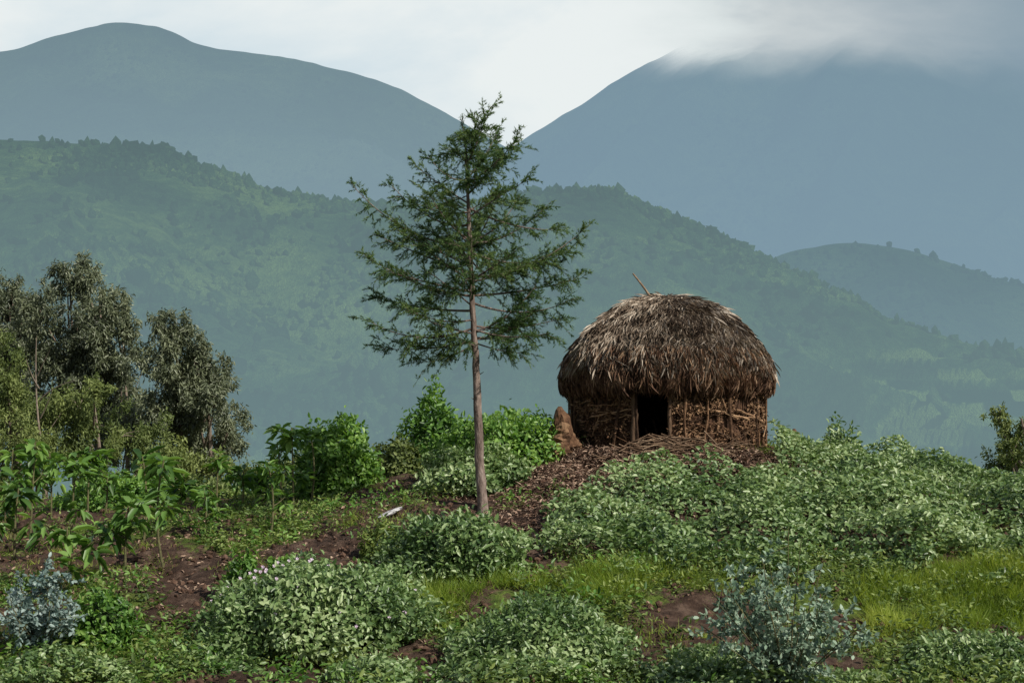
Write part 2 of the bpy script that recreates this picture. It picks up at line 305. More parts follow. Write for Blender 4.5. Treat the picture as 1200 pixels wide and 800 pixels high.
# ---------------------------------------------------------------- vegetation generators
def lump_dirs(n,nl,zmin=-.15):
    d=ruv(n*3);d=d[d[:,2]>zmin][:n];c=ruv(nl*3);c=c[c[:,2]>zmin][:nl]
    dist=np.min(((d[:,None]-c[None])**2).sum(2),1)
    return d,.74+.34*np.exp(-dist/.08),c
def bush_into(mb,cx,cy,rx,ry,h,n,LL,mat,core,z0=None,nl=22,wf=.5,zmin=-.15):
    z0=float(H(cx,cy)) if z0 is None else z0
    d,rad,c=lump_dirs(n,nl,zmin);n=len(d);rad=rad*(rng.random(n)**.5*.30+.76)*(1+.05*rng.normal(size=n))
    S=np.array([rx,ry,h]);P=np.array([cx,cy,z0])+d*rad[:,None]*S
    Nn=nrm(d/S*min(S)+rng.normal(size=(n,3))*.45+[0,0,.35]);D=nrm(d*.6+rng.normal(size=(n,3))*.8-[0,0,.15])
    leaves(mb,P,D,Nn,LL*rng.uniform(.6,1.35,n),LL*wf*rng.uniform(.7,1.2,n),rng.random(n),mat)
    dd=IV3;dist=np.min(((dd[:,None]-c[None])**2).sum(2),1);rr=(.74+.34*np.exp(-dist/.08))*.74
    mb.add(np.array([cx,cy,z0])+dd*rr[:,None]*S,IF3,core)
def bush(name,px,d,wpx,top,n,LL,mat,nl=22,ryf=1,wf=.58,zmin=-.15):
    """bush standing at distance d; wpx width and top row are converted to metres"""
    cx=(px-600)/F*d;r=wpx/2/F*d;z0=float(H(cx,d));h=max((470-top)/F*d-z0,.2)/1.02
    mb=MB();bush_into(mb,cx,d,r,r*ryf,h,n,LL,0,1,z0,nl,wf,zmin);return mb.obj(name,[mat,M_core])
bush('potato_mound',374,16.2,262,655,10500,.075,M_pot,45)
bush('potato_mound',630,15.0,225,705,8000,.07,M_pot,40)
bush('potato_mound',835,14.6,150,758,3800,.068,M_pot,25)
bush('potato_mound',440,14.2,110,770,2600,.07,M_pot,20)
bush('potato_mound',538,18.9,178,600,5500,.09,M_pot,30)
bush('potato_mound',1150,14.8,190,745,5500,.072,M_pot,30)
bush('shrub',556,25.0,135,522,4600,.10,M_pot,30)
bush('shrub',585,26.4,170,478,6000,.11,M_bright,32)
bush('shrub',509,29.5,82,450,3500,.115,M_bright,20)
bush('leafy_bush',395,26.5,98,490,5000,.11,M_bright,26)
bush('leafy_bush',470,28.5,75,510,2500,.10,M_olive,18)
bush('leafy_bush',140,27.5,150,555,4500,.10,M_bright,24)
bush('small_bush',985,28.2,58,490,900,.10,M_pot,12)
bush('small_bush',288,17.8,52,638,1200,.075,M_bright,12)
bush('small_bush',335,18.2,50,648,900,.075,M_bright,12)
bush('small_bush',125,16.0,80,680,1700,.075,M_bright,14)
bush('small_bush',220,29,120,560,3000,.10,M_olive,18)
bush('small_bush',450,19.8,60,610,900,.08,M_weed,12)
# potato fields: crops on closely set mounds
def field(name,x0,x1,y0,y1,n,cond,LL,hbase,sp=1.25,R=.86,mat=M_pot,seed=0):
    x=rng.uniform(x0,x1,n);y=rng.uniform(y0,y1,n)
    def hc(a,b):
        w=worley(a,b*1.15,sp,seed)+fbm(a*3,b*3,2)*.35
        return hbase*(.75+1.1*fbm(a*.9+seed,b*.9,2)*2)*np.sqrt(np.clip(1-(w/R)**2,0,1))
    k=cond(x,y)&(hc(x,y)>.04);x=x[k];y=y[k]
    e=.12;hh=lambda a,b:H(a,b)+hc(a,b)
    z=hh(x,y);gxn=(hh(x+e,y)-z)/e;gyn=(hh(x,y+e)-z)/e;n=len(x)
    Nn=nrm(np.stack([-gxn,-gyn,np.ones(n)*.8],1)+rng.normal(size=(n,3))*.38)
    P=np.stack([x,y,z-hc(x,y)*rng.random(n)**2.2*.8],1);D=ruv(n)*[1,1,.5]
    mb=MB();leaves(mb,P,D,Nn,LL*rng.uniform(.6,1.35,n),LL*.6*rng.uniform(.7,1.2,n),rng.random(n),0)
    return mb.obj(name,[mat])
def c_right(x,y):
    j=fbm(x*1.3,y*1.3,3)*1.2
    return (x>.45+j)&((y<22.3+.62*(x-.55)+j)|(x>4.75+j))&(y>18.9+j*.7)&(np.hypot(x-HX,y-HY)>2.3)
field('potato_field',0,13,18.3,29.5,100000,c_right,.092,.50,1.4,1.0)
field('potato_row',1.3,12,17.7,18.9,12000,lambda x,y:fbm(x*1.2+50,y*2,3)>-.04,.08,.30,.8,.55,seed=5)
field('potato_row',-7,-2.6,13.6,15.3,12000,lambda x,y:fbm(x*1+80,y*1.6,3)>-.02,.07,.26,.9,.6,seed=9)
field('potato_row',-1.6,5.5,13.3,14.6,9000,lambda x,y:fbm(x*1+10,y*1.6,3)>.0,.07,.26,.9,.55,seed=13)
# ground weeds
def weeds(name,n,per,LL,mat,x0,x1,y0,y1,thr,seed):
    x=rng.uniform(x0,x1,n);y=rng.uniform(y0,y1,n);k=(greenmask(x,y)+fbm(x*1.2+seed,y*1.2,3)*1.6>thr);x=x[k];y=y[k];n=len(x)
    x=np.repeat(x,per)+rng.normal(size=n*per)*.08;y=np.repeat(y,per)+rng.normal(size=n*per)*.08;s=np.repeat(rng.uniform(.4,1.6,n),per)
    m=len(x);P=np.stack([x,y,H(x,y)+rng.uniform(0,.16,m)*s],1)
    mb=MB();leaves(mb,P,ruv(m)*[1,1,.6]+[0,0,.2],nrm(rng.normal(size=(m,3))*.5+[0,0,1]),LL*s,LL*s*.45,rng.random(m),0)
    return mb.obj(name,[mat])
weeds('ground_weeds',9000,12,.06,M_weed,-13,1,13,30,.33,0)
weeds('ground_weeds',4500,12,.065,M_bright,-13,2,13,30,.38,30)
weeds('ground_weeds',5000,10,.055,M_weed,1,13,13,19,.24,60)
def grass(name,n,x0,x1,y0,y1,cond,L0,L1):
    m0=n//12;cx=rng.uniform(x0,x1,m0);cy=rng.uniform(y0,y1,m0);k=cond(cx,cy);cx=cx[k];cy=cy[k]
    x=np.repeat(cx,12)+rng.normal(size=len(cx)*12)*.05;y=np.repeat(cy,12)+rng.normal(size=len(cx)*12)*.05;n=len(x)
    sc=np.repeat(rng.uniform(.4,1.3,len(cx)),12)
    D=nrm(rng.normal(size=(n,3))*[.75,.75,.15]+[0,0,1]);P=np.stack([x,y,H(x,y)-.02],1)
    l=rng.uniform(L0,L1,n)*sc
    mb=MB();needles(mb,P,D,l,rng.uniform(.006,.013,n),np.clip(rng.random(n)*.6+np.repeat(rng.random(len(cx)),12)*.4,0,1))
    return mb.obj(name,[M_grass])
grass('grass',150000,-1.6,9.5,16.2,18.4,lambda x,y:(fbm(x*.8+5,y*.8,3)+fbm(x*3,y*3,2)*.4+.06>np.abs(y-17.75)*.22-.02),.08,.32)
grass('grass',70000,-9,9.5,13.2,16.5,lambda x,y:fbm(x*.9+25,y*.9,3)+.25*np.exp(-((x+3.6)**2/6.+(y-15.6)**2/.7))>.04,.05,.17)
grass('grass',60000,-12,-1,16,29,lambda x,y:fbm(x*.8+45,y*.8,3)>.06,.05,.16)
grass('grass',14000,3.5,9,25.5,29.5,lambda x,y:(np.hypot(x-HX,y-HY)>2)&(x<6),.1,.22)
# flowers on mounds
mb=MB()
for (px,d,w,top,n) in [(374,16.2,262,655,28),(310,16.0,120,668,8),(700,20.5,60,640,6)]:
    cx=(px-600)/F*d;r=w/2/F*d;z0=float(H(cx,d));h=(470-top)/F*d-z0
    dd=ruv(n*6);dd=dd[(dd[:,2]>.2)&(dd[:,1]<.3)][:n];c=np.array([cx,d,z0])+dd*np.array([r,r,h])*1.03
    for q in range(5):
        a=q*2*np.pi/5;k=len(c);leaves(mb,c,np.tile([math.cos(a),-.3,math.sin(a)],(k,1)),np.tile([0,-1,.4],(k,1)),.022,.02,.5,0)
mb.obj('potato_flowers',[M_flower])
# ---------------------------------------------------------------- conifer
def conifer():
    mb=MB();d0=23.0;k=d0/F
    tp=np.array([(568,606),(563,560),(561,500),(558,430),(556,400),(553,340),(550,280),(548,220),(545,175),(541,135)],float)
    tyd=d0+np.array([0,.02,.04,.03,0,-.03,0,.03,.02,0])
    pts=np.stack([(tp[:,0]-600)*k,tyd,(470-tp[:,1])*k],1);pts[0,2]=H(pts[0,0],pts[0,1])-.12
    s=np.linspace(0,1,40);ss=np.linspace(0,1,10);fin=np.stack([np.interp(s,ss,pts[:,i]) for i in range(3)],1)
    fin[:,:2]+=rng.normal(size=(40,2))*.006
    rad=np.interp(s,[0,.04,.5,.8,1],[.125,.085,.05,.025,.005]);tube(mb,fin,rad,10,0,.5,.06)
    def tpos(py): 
        z=(470-py)*k;return np.array([np.interp(z,fin[:,2],fin[:,0]),np.interp(z,fin[:,2],fin[:,1]),z])
    br=[]
    for ay,tx_,ty_ in [(285,410,214),(262,448,201),(318,432,268),(345,428,300),(362,434,343),(385,436,378),(396,447,408),(404,490,425),(240,480,232),(215,505,190),(190,520,160),
        (330,455,322),(318,692,262),(345,684,322),(360,672,350),(380,660,372),(396,642,392),(405,615,412),(285,640,240),(255,622,212),(230,606,168),(215,583,142),(200,600,185),(300,668,292),(335,640,300),(250,655,268),(205,575,128),(190,556,130)]:
        tip=np.array([(tx_-600)*k,d0+rng.normal()*.45,(470-ty_)*k]);br.append((tpos(ay+rng.normal()*6),tip,rng.uniform(.02,.26)))
    for i in range(48):
        py=rng.uniform(160,408);Lr=np.interp(py,[140,200,260,330,400,410],[.15,.6,1.1,1.4,1.2,.7])*rng.uniform(.35,1.0)
        a=rng.uniform(0,2*np.pi);b=tpos(py);br.append((b,b+np.array([math.cos(a)*Lr,math.sin(a)*Lr,Lr*rng.uniform(-.2,1.0)]),rng.uniform(-.05,.28)))
    PP=[];DD=[];RR=[]
    def spray(cc,l,dr,dens):
        nn=int(4+l*dens);w=rng.random(nn)**.8;K=len(cc)-1;j=np.minimum((w*K).astype(int),K-1);pp=cc[j]+(cc[j+1]-cc[j])*(w*K-j)[:,None]
        PP.append(pp+rng.normal(size=(nn,3))*.005);DD.append(nrm(dr)[None]*1.0+rng.normal(size=(nn,3))*.45-[0,0,.12]);RR.append(np.clip(rng.random(nn)*.8+rng.uniform(0,.3),0,1))
    for b,t,sag in br:
        v=t-b;Ln=np.linalg.norm(v);mid=b+v*.5-np.array([0,0,sag*Ln])+rng.normal(size=3)*.07;c=curve(b,mid,t,14)
        tube(mb,c,np.linspace(.006+.009*Ln,.003,14),5,0,.45)
        nt=int(6+Ln*12);dens=rng.uniform(.6,1.2)
        for q in range(int(nt*dens)):
            u=rng.uniform(.14,1)**.9;i=min(int(u*13),12);p=c[i]+(c[i+1]-c[i])*(u*13-i);ax=nrm(c[i+1]-c[i])
            side=nrm(np.cross(ax,[0,0,1.]))*(1 if q%2 else -1)
            dr=nrm(ax*.8+side*rng.uniform(.1,1.1)+np.array([0,0,rng.uniform(-.95,.75)]))
            l=(.18+.5*rng.random()**1.7)*(1.1-.45*u)*min(1,Ln/.9+.25)
            e=p+dr*l;m2=p+dr*l*.5+np.array([0,0,.03]);cc=curve(p,m2,e-np.array([0,0,.12*l]),6)
            tube(mb,cc,np.linspace(.004,.0015,6),3,0,.4);spray(cc,l,dr,75)
            for z_ in range(int(3+l*13)):
                w=rng.uniform(.1,.95);p2=cc[int(w*5)];d2=nrm(dr*.8+rng.normal(size=3)*.5);l2=rng.uniform(.05,.16)*(1.2-w*.5)
                c2=np.stack([p2,p2+d2*l2*.5,p2+d2*l2-[0,0,.2*l2]]);spray(c2,l2,d2,120)
        nn=14;PP.append(t-v/Ln*rng.uniform(0,.15,nn)[:,None]);DD.append(v/Ln+rng.normal(size=(nn,3))*.35);RR.append(rng.random(nn))
    nn=400;zz=rng.uniform(pts[-1,2]-.9,pts[-1,2]+.03,nn);PP.append(np.stack([np.interp(zz,fin[:,2],fin[:,0]),np.full(nn,d0),zz],1)+rng.normal(size=(nn,3))*.02);DD.append(rng.normal(size=(nn,3))*.6+[0,0,.7]);RR.append(rng.random(nn))
    P=np.concatenate(PP);D=np.concatenate(DD);R=np.concatenate(RR);n=len(P)
    needles(mb,P,D,rng.uniform(.03,.065,n),rng.uniform(.008,.014,n),R,1)
    for py,dx in [(440,.12),(470,-.1),(520,.08)]:
        b=tpos(py);tube(mb,curve(b,b+[dx*.5,0,.02],b+[dx,-.03,.06],4),[.012,.01,.007,.004],4,0,.4)
    print('conifer needles',n);return mb.obj('conifer_tree',[M_bark,M_con])
conifer()
# ---------------------------------------------------------------- broadleaf trees
def btree(name,d,base_px,clumps,mat,nper,LL,trunks,wf=.28,dpt=1.4,bark=M_pale,spread=1.0):
    mb=MB();k=d/F;bx=(base_px-600)*k;bz=float(H(bx,d))
    for (cx,cy,r) in clumps:
        c=np.array([(cx-600)*k,d+rng.uniform(-dpt,dpt),(470-cy)*k]);R=r*k*spread
        m=int(nper*(r/25)**2);sub=22
        sc=c+rng.normal(size=(sub,3))*R*[.55,.55,.62]
        i=rng.integers(0,sub,m);P=sc[i]+rng.normal(size=(m,3))*R*[.15,.15,.2]
        D=rng.normal(size=(m,3))*.6+[0,0,-.6];leaves(mb,P,D,ruv(m)+[0,-.2,.5],LL*rng.uniform(.6,1.4,m),LL*wf*rng.uniform(.8,1.3,m),np.clip(rng.random(m)*.7+rng.random(sub)[i]*.4,0,1),1)
        tx_=trunks[int(np.argmin([abs(t[0]-cx) for t in trunks]))]
        a=np.array([(tx_[0]-600)*k,d,max(bz,(470-min(cy+55,tx_[1]+200))*k)])
        tube(mb,curve(a,(a+c)/2+[0,0,-.3],c,8),np.linspace(.045,.015,8),5,0,.4)
        for q in range(5): tube(mb,curve(c-(c-a)*.25,c,sc[q],5),np.linspace(.018,.006,5),4,0,.5)
    for (tx_,ty_) in trunks:
        a=np.array([(tx_+8-600)*k,d,bz-.2]);c=np.array([(tx_-600)*k,d,(470-ty_)*k]);tube(mb,curve(a,(a+c)/2+[.25,0,0],c,14),np.linspace(.12,.025,14),7,0,.4)
    return mb.obj(name,[bark,mat])
btree('eucalyptus_tree',48,105,[(86,308,13),(78,330,19),(106,330,17),(60,366,22),(97,365,25),(140,358,18),(80,400,28),(128,395,28),(155,390,14),(52,425,24),(150,428,22),(105,435,28),(70,470,28),(140,470,28),(110,500,30),(160,510,25),(95,415,25),(120,450,28)],M_euc,2300,.17,[(80,330),(115,345),(142,380)])
btree('eucalyptus_tree',46,228,[(198,386,14),(216,394,16),(236,410,16),(200,420,22),(225,432,25),(245,440,22),(216,455,28),(262,468,15),(222,485,32),(256,500,22),(190,480,22),(195,515,28),(240,525,28),(272,500,10),(235,465,25)],M_euc,2600,.16,[(205,400),(240,430)])
btree('eucalyptus_tree',50,12,[(12,345,16),(28,368,20),(2,372,25),(38,398,18),(5,410,26),(-25,360,30),(-30,410,35),(20,440,24),(30,420,20)],M_euc,2200,.17,[(10,360),(-20,380)])
btree('acacia_shrub',40,40,[(8,432,22),(20,462,24),(-10,470,30),(40,485,22),(10,500,30),(95,470,18),(125,458,14),(70,482,18),(95,500,26),(60,520,30),(130,505,26),(165,540,26),(20,535,30),(110,540,28)],M_olive,2200,.11,[(15,440),(45,475),(110,470)],.35)
btree('distant_bush',44,250,[(210,545,25),(250,555,22),(285,560,18),(330,560,18),(360,550,20),(180,550,25),(420,560,18)],M_olive,1900,.14,[(250,560)],.4)
btree('eucalyptus_tree',36,1195,[(1182,488,10),(1200,480,13),(1190,508,15),(1212,505,22),(1180,528,13),(1200,535,22),(1195,555,22)],M_olive,2400,.10,[(1196,490)],.35)
# dead pale tree
mb=MB()
b=W(52,530,39);tube(mb,curve(b,W(40,480,39),W(42,395,39),12),np.linspace(.04,.01,12),6)
for a_,m_,c_ in [((46,470),(60,452),(88,446)),((46,455),(36,440),(30,420)),((44,440),(50,425),(58,410)),((48,490),(58,470),(62,455))]:
    tube(mb,curve(W(*a_,39),W(*m_,38.8),W(*c_,38.6),7),np.linspace(.022,.006,7),5)
mb.obj('dead_tree',[M_pale])
# ---------------------------------------------------------------- tree tomato / broad leaved stalks
def stalk(px,toppy,d,sc=1.08):
    mb=MB();x=(px-600)/F*d;z0=float(H(x,d));zt=(470-toppy)/F*d
    top=np.array([x+rng.normal()*.05,d,zt-.08]);b=np.array([x,d,z0-.05]);c=curve(b,(b+top)/2+[rng.normal()*.06,0,0],top,8)
    tube(mb,c,np.linspace(.022,.011,8),5,0)
    heads=[(top,1.0)];sc=sc*rng.uniform(.8,1.15)
    for q in range(rng.integers(2,6)):
        i=rng.integers(3,7);a=rng.uniform(0,6.28);t=c[i]+np.array([math.cos(a)*.26,math.sin(a)*.26,.18])*rng.uniform(.7,1.2);tube(mb,curve(c[i],(c[i]+t)/2-[0,0,.03],t,4),np.linspace(.011,.007,4),4,0);heads.append((t,.8))
    for h,s in heads:
        n=int(rng.integers(13,24));a=rng.uniform(0,2*np.pi,n);el=rng.uniform(-.7,.85,n)
        D=np.stack([np.cos(a)*np.cos(el),np.sin(a)*np.cos(el),np.sin(el)],1)
        P=h+D*.05-np.array([0,0,1])*rng.uniform(0,.18,n)[:,None]
        leaves(mb,P,D,np.tile([0,0,1.],(n,1))+rng.normal(size=(n,3))*.3,s*sc*rng.uniform(.12,.30,n),s*sc*rng.uniform(.06,.12,n),rng.random(n),1,.4,.12)
    mb.obj('tree_tomato_plant',[M_stem,M_tom])
for px,ty,d in [(38,512,23),(15,520,22.5),(85,532,21),(195,532,20),(170,528,22),(255,527,24),(345,495,24.5),(362,505,25),(318,538,22),(62,525,25),(150,585,19),(125,548,25),(285,545,25),(90,610,18),(0,540,21),(215,560,23),(300,550,26.5),(375,520,26),(105,525,26),(20,565,20.5),(240,575,22),(330,515,26)]:
    stalk(px,ty,d)
# ---------------------------------------------------------------- juvenile eucalyptus saplings
def sapling(name,px,d,wpx,toppy,n_st,mat,LL=.066):
    mb=MB();x=(px-600)/F*d;z0=float(H(x,d));R=wpx/2/F*d;Ht=(470-toppy)/F*d-z0
    PP=[];DD=[];b=np.array([x,d,z0-.03])
    for i in range(n_st):
        a=rng.uniform(0,2*np.pi);q=rng.random()**.5;t=b+np.array([math.cos(a)*R*q,math.sin(a)*R*q,Ht*(1-.5*q*q)*rng.uniform(.6,1)])
        c=curve(b,b+(t-b)*[.35,.35,.5],t,10);tube(mb,c,np.linspace(.010,.003,10),4,0)
        for s_ in range(11):
            u=rng.uniform(.25,1);j=min(int(u*9),8);p=c[j];tt=p+nrm(rng.normal(size=3)+[0,0,.4])*rng.uniform(.1,.30)
            tube(mb,np.stack([p,(p+tt)/2+[0,0,.01],tt]),[.004,.003,.002],3,0)
            nn=13;w=rng.uniform(.2,1.05,nn);PP.append(p+(tt-p)*w[:,None]);DD.append(rng.normal(size=(nn,3))+nrm(tt-p)*.4)
    P=np.concatenate(PP);D=np.concatenate(DD);n=len(P)
    leaves(mb,P,D,rng.normal(size=(n,3))*.6+[0,-.2,.7],LL*rng.uniform(.6,1.3,n),LL*.55*rng.uniform(.8,1.2,n),rng.random(n),1,.1,.1)
    mb.obj(name,[M_stem,mat])
sapling('eucalyptus_sapling',920,13.6,235,600,30,M_silver)
sapling('eucalyptus_sapling',55,15.6,135,638,17,M_blue)
# ---------------------------------------------------------------- hut
hut=bpy.data.objects.new('thatched_hut',None);bpy.context.scene.collection.objects.link(hut)
zb=-.88;RW=1.78
da=math.atan2(-1.72,-.46)            # door direction (towards camera, left of centre)
dhw=.17
mb=MB();a=np.linspace(da+dhw,da+2*np.pi-dhw,160);zz=np.linspace(zb-.1,.75,30)
A_,Z_=np.meshgrid(a,zz,indexing='ij')
for rr,sg in ((RW,0),(RW-.12,1)):
    R_=rr+fbm(A_*9,Z_*7,4)*.16;v=np.stack([HX+R_*np.cos(A_),HY+R_*np.sin(A_),Z_],-1);mb.add(v.reshape(-1,3),gridfaces(*A_.shape))
mb.obj('mud_wall',[M_mud],parent=hut)
mb=MB()
def onw(a,z,r=RW): return np.stack([HX+r*np.cos(a),HY+r*np.sin(a),z+0*a],-1)
for q in range(46):
    a=da+dhw+.03+(2*np.pi-2*dhw-.06)*q/45+rng.normal()*.04
    t=np.linspace(0,1,6);out_=rng.random()<.45
    tube(mb,onw(a+np.linspace(0,rng.normal()*.06,6)+rng.normal(size=6)*.006,zb-.05+t*1.55,RW+(.085 if out_ else .03)),(.024 if out_ else .017)*rng.uniform(.6,1.4),6,0,rng.random()*.7,.08)
for q in range(12):
    z=zb+.07+q*.108+rng.normal()*.03
    for seg in range(9):
        if rng.random()<.35: continue
        a0=da+dhw+rng.uniform(0,.25)+seg*.66;a1=min(a0+rng.uniform(.3,.9),da+2*np.pi-dhw-.02)
        if a1<=a0: continue
        aa=np.linspace(a0,a1,12)
        tube(mb,onw(aa,z+np.linspace(0,rng.normal()*.12,12)+np.sin(np.arange(12)*1.5)*.009,RW+.055+.015*np.sin(np.arange(12)*2)),rng.uniform(.007,.019),5,0,rng.random(),.08)
for q in range(130):
    a=da+dhw+rng.random()*(2*np.pi-2*dhw-.15);z=rng.uniform(zb+.05,.35);l=rng.uniform(.12,.45);s=rng.uniform(-1.3,1.3)
    aa=a+np.linspace(0,l*math.cos(s)/RW,5);aa=np.minimum(aa,da+2*np.pi-dhw-.02);tube(mb,onw(aa,z+np.linspace(0,l*math.sin(s),5),RW+.07+rng.random()*.03),rng.uniform(.005,.012),4,0,rng.random())
n=24000;a=da+dhw+.02+rng.random(n)*(2*np.pi-2*dhw-.04);z=rng.uniform(zb,.5,n);P=onw(a,z,RW+.04)+rng.normal(size=(n,3))*.022
T=np.stack([-np.sin(a),np.cos(a),0*a],1);O=np.stack([np.cos(a),np.sin(a),0*a],1)
cl=vnoise(a*8,z*7);keep=cl>.45;P=P[keep];T=T[keep];O=O[keep];cl=cl[keep];n=len(P)
leaves(mb,P,T*rng.choice([-1,1],n)[:,None]*.5+rng.normal(size=(n,3))*.6+O*.25-[0,0,.35],O+rng.normal(size=(n,3))*.45,rng.uniform(.03,.10,n),rng.uniform(.014,.045,n),np.clip(rng.random(n)*.6+cl*.6-.15,0,1),0)
mb.obj('woven_stick_wall',[M_stick],parent=hut,smooth=False)
mb=MB()
for s in (-1,1):
    a=da+s*(dhw+.005);p=onw(np.array([a]),0,RW+.06)[0];p0=p.copy();p0[2]=zb-.1;p1=p.copy();p1[2]=.5;p1[0]+=.04
    tube(mb,np.stack([p0+(p1-p0)*t for t in np.linspace(0,1,9)])+rng.normal(size=(9,3))*.009,.058 if s<0 else .035,9,0,.3,.08)
aa=np.linspace(da-dhw-.03,da+dhw+.03,5);tube(mb,onw(aa,np.full(5,.33),RW+.07),.035,7,0,.4,.04)
mb.obj('door_frame',[M_wood],parent=hut)
mb=MB();a=np.linspace(0,2*np.pi,32,endpoint=False);mb.add(np.vstack([[HX,HY,-.84],np.stack([HX+1.7*np.cos(a),HY+1.7*np.sin(a),np.full(32,-.84)],1)]),np.stack([np.zeros(32,int),1+np.arange(32),1+(np.arange(32)+1)%32],1))
mb.obj('floor',[M_mud],parent=hut)
mb=MB()
for dx,l in ((-.1,.35),(.05,.5)):
    b=np.array([HX-.36+dx,HY-1.0,-.84]);tube(mb,np.stack([b,b+[.02,0,l*.5],b+[-.03,.1,l]]),.022,6,0,.1)
mb.obj('inner_posts',[M_stick],parent=hut)
# roof
pr=np.array([(0,2.0),(.3,1.985),(.6,1.93),(.9,1.82),(1.2,1.64),(1.5,1.40),(1.75,1.13),(1.92,.87),(2.01,.62),(2.04,.42),(2.0,.3)])
sl=np.concatenate([[0],np.cumsum(np.hypot(*np.diff(pr,axis=0).T))]);S=np.linspace(0,sl[-1],200);PR=np.interp(S,sl,pr[:,0]);PZ=np.interp(S,sl,pr[:,1])
k9=np.ones(15)/15;PR[8:-8]=np.convolve(PR,k9,'same')[8:-8];PZ[8:-8]=np.convolve(PZ,k9,'same')[8:-8]
def roofbump(a,s): return .14*(vnoise(np.cos(a)*2+5,np.sin(a)*2+s*1.2+5)-.5)+.10*(vnoise(a*5,s*3)-.5)
mb=MB();A_,S_=np.meshgrid(np.linspace(0,2*np.pi,97),np.linspace(0,sl[-1],40),indexing='ij')
for off in (-.05,-.16):
    R_=np.maximum(np.interp(S_,S,PR)+off*np.clip(S_,0,1)+roofbump(A_,S_)*np.clip(S_,0,1),0);v=np.stack([HX+R_*np.cos(A_),HY+R_*np.sin(A_),np.interp(S_,S,PZ)+off],-1);mb.add(v.reshape(-1,3),gridfaces(*A_.shape),0,.2)
def thatch(n,s0,s1,l0,l1,w0,w1,m,lift,rb=0,side=.3):
    w=PR+.08;ok=(S>=s0)&(S<=s1);p=w*ok;p/=p.sum();i=rng.choice(len(S),n,p=p);s=S[i]
    a=rng.uniform(0,2*np.pi,n);i2=np.clip(i+3,3,199);i1=np.maximum(i2-6,0);tr=PR[i2]-PR[i1];tz=PZ[i2]-PZ[i1];tn=np.hypot(tr,tz);tr/=tn;tz/=tn
    O=np.stack([np.cos(a),np.sin(a),0*a],1);R=PR[i]+roofbump(a,s)*np.clip(s,0,1)+rng.uniform(-.05,.02,n)
    P=np.array([HX,HY,0])+O*R[:,None];P[:,2]=PZ[i]+rng.uniform(-.04,.02,n)
    D=O*tr[:,None]+np.array([0,0,1.])*tz[:,None];Nn=O*(-tz)[:,None]+np.array([0,0,1.])*tr[:,None]
    Tn=np.stack([-np.sin(a),np.cos(a),0*a],1)
    D=nrm(D+Nn*rng.uniform(-.05,lift,n)[:,None]+Tn*rng.normal(size=n)[:,None]*side)
    cl=vnoise(a*9,s*4)
    leaves(mb,P,D,Nn+Tn*rng.normal(size=n)[:,None]*.6,rng.uniform(l0,l1,n)*(.7+.6*cl),rng.uniform(w0,w1,n),np.clip(rng.random(n)*.6+cl*.5+rb,0,1),m,.25,.1)
SE=sl[-1]
thatch(48000,0,SE*.90,.07,.22,.006,.018,0,.35,0,.5)
thatch(4500,0,SE*.9,.12,.36,.004,.010,0,.55,.1,.7)
thatch(20000,SE*.74,SE,.08,.25,.009,.03,1,.3,0,.45)
thatch(7500,SE*.93,SE,.12,.34,.009,.026,1,.2,-.1,.45)
mb.obj('thatch_roof',[M_thatch,M_eave],parent=hut,smooth=False)
mb=MB();tube(mb,curve(np.array(W(772,362,27)),np.array(W(757,338,27)),np.array(W(742,320,27)),7),np.linspace(.03,.016,7),6,0,.9);mb.obj('roof_pole',[M_wood],parent=hut)
# ---------------------------------------------------------------- stumps: cluster of broken, fluted prongs
def stump(name,px,d,wpx,toppy,n=6,seed=0):
    r_=np.random.default_rng(seed);x=(px-600)/F*d;z0=float(H(x,d))-.08;r=wpx/2/F*d;h=(470-toppy)/F*d-z0;mb=MB()
    for q in range(n):
        a=q*2*np.pi/n+r_.random();rr=r*.55*(q>0);hh=h*(1 if q==0 else r_.uniform(.3,.75))
        c=np.array([x+math.cos(a)*rr,d+math.sin(a)*rr,z0]);t=np.linspace(0,1,14)
        line=c+np.stack([-math.cos(a)*rr*.5*t+.05*np.sin(t*5+q),-math.sin(a)*rr*.5*t,hh*t],1)
        rad=r*(.62 if q==0 else .5)*(1-.5*t)*(1+.12*r_.normal(size=14));rad[-1]*=.25;rad[-2]*=.7
        tube(mb,line,rad,11,0,r_.random(),.14)
    mb.obj(name,[M_stump],smooth=False)
stump('tree_stump',659,26.0,46,476,7,1);stump('tree_stump',933,27.5,30,502,5,2)
mb=MB();c=W(455,606,22.6);c[2]=H(c[0],c[1])+.05;v=IV3*(1+.25*rng.normal(size=(len(IV3),1))*.4)*[.22,.1,.045];v[:,2]+=v[:,0]*.45;mb.add(v+c,IF3);mb.obj('pale_rock',[M_stone],smooth=False)
# ---------------------------------------------------------------- litter & sticks in front of hut
def onslope(n,cx,cy,sx,sy): 
    x=cx+rng.normal(size=n)*sx;y=cy+rng.normal(size=n)*sy;k=np.hypot(x-HX,y-HY)>1.9;return x[k],y[k]
mb=MB()
for (n,cx,cy,sx,sy,l0,l1) in [(9000,2.1,24.5,1.0,.7,.05,.16),(3500,.9,24.8,.5,.9,.05,.14),(1500,.2,22.6,.5,1.0,.04,.12),(2500,3.9,25.1,.7,.4,.05,.15),(4500,-3,20,3.5,3,.03,.09)]:
    x,y=onslope(n,cx,cy,sx,sy);n=len(x);P=np.stack([x,y,H(x,y)+rng.uniform(0,.07,n)],1)
    leaves(mb,P,ruv(n)*[1,1,.3],rng.normal(size=(n,3))*.4+[0,0,1],rng.uniform(l0,l1,n),rng.uniform(.012,.045,n),rng.random(n),0)
mb.obj('dry_leaf_litter',[M_litter],smooth=False)
mb=MB()
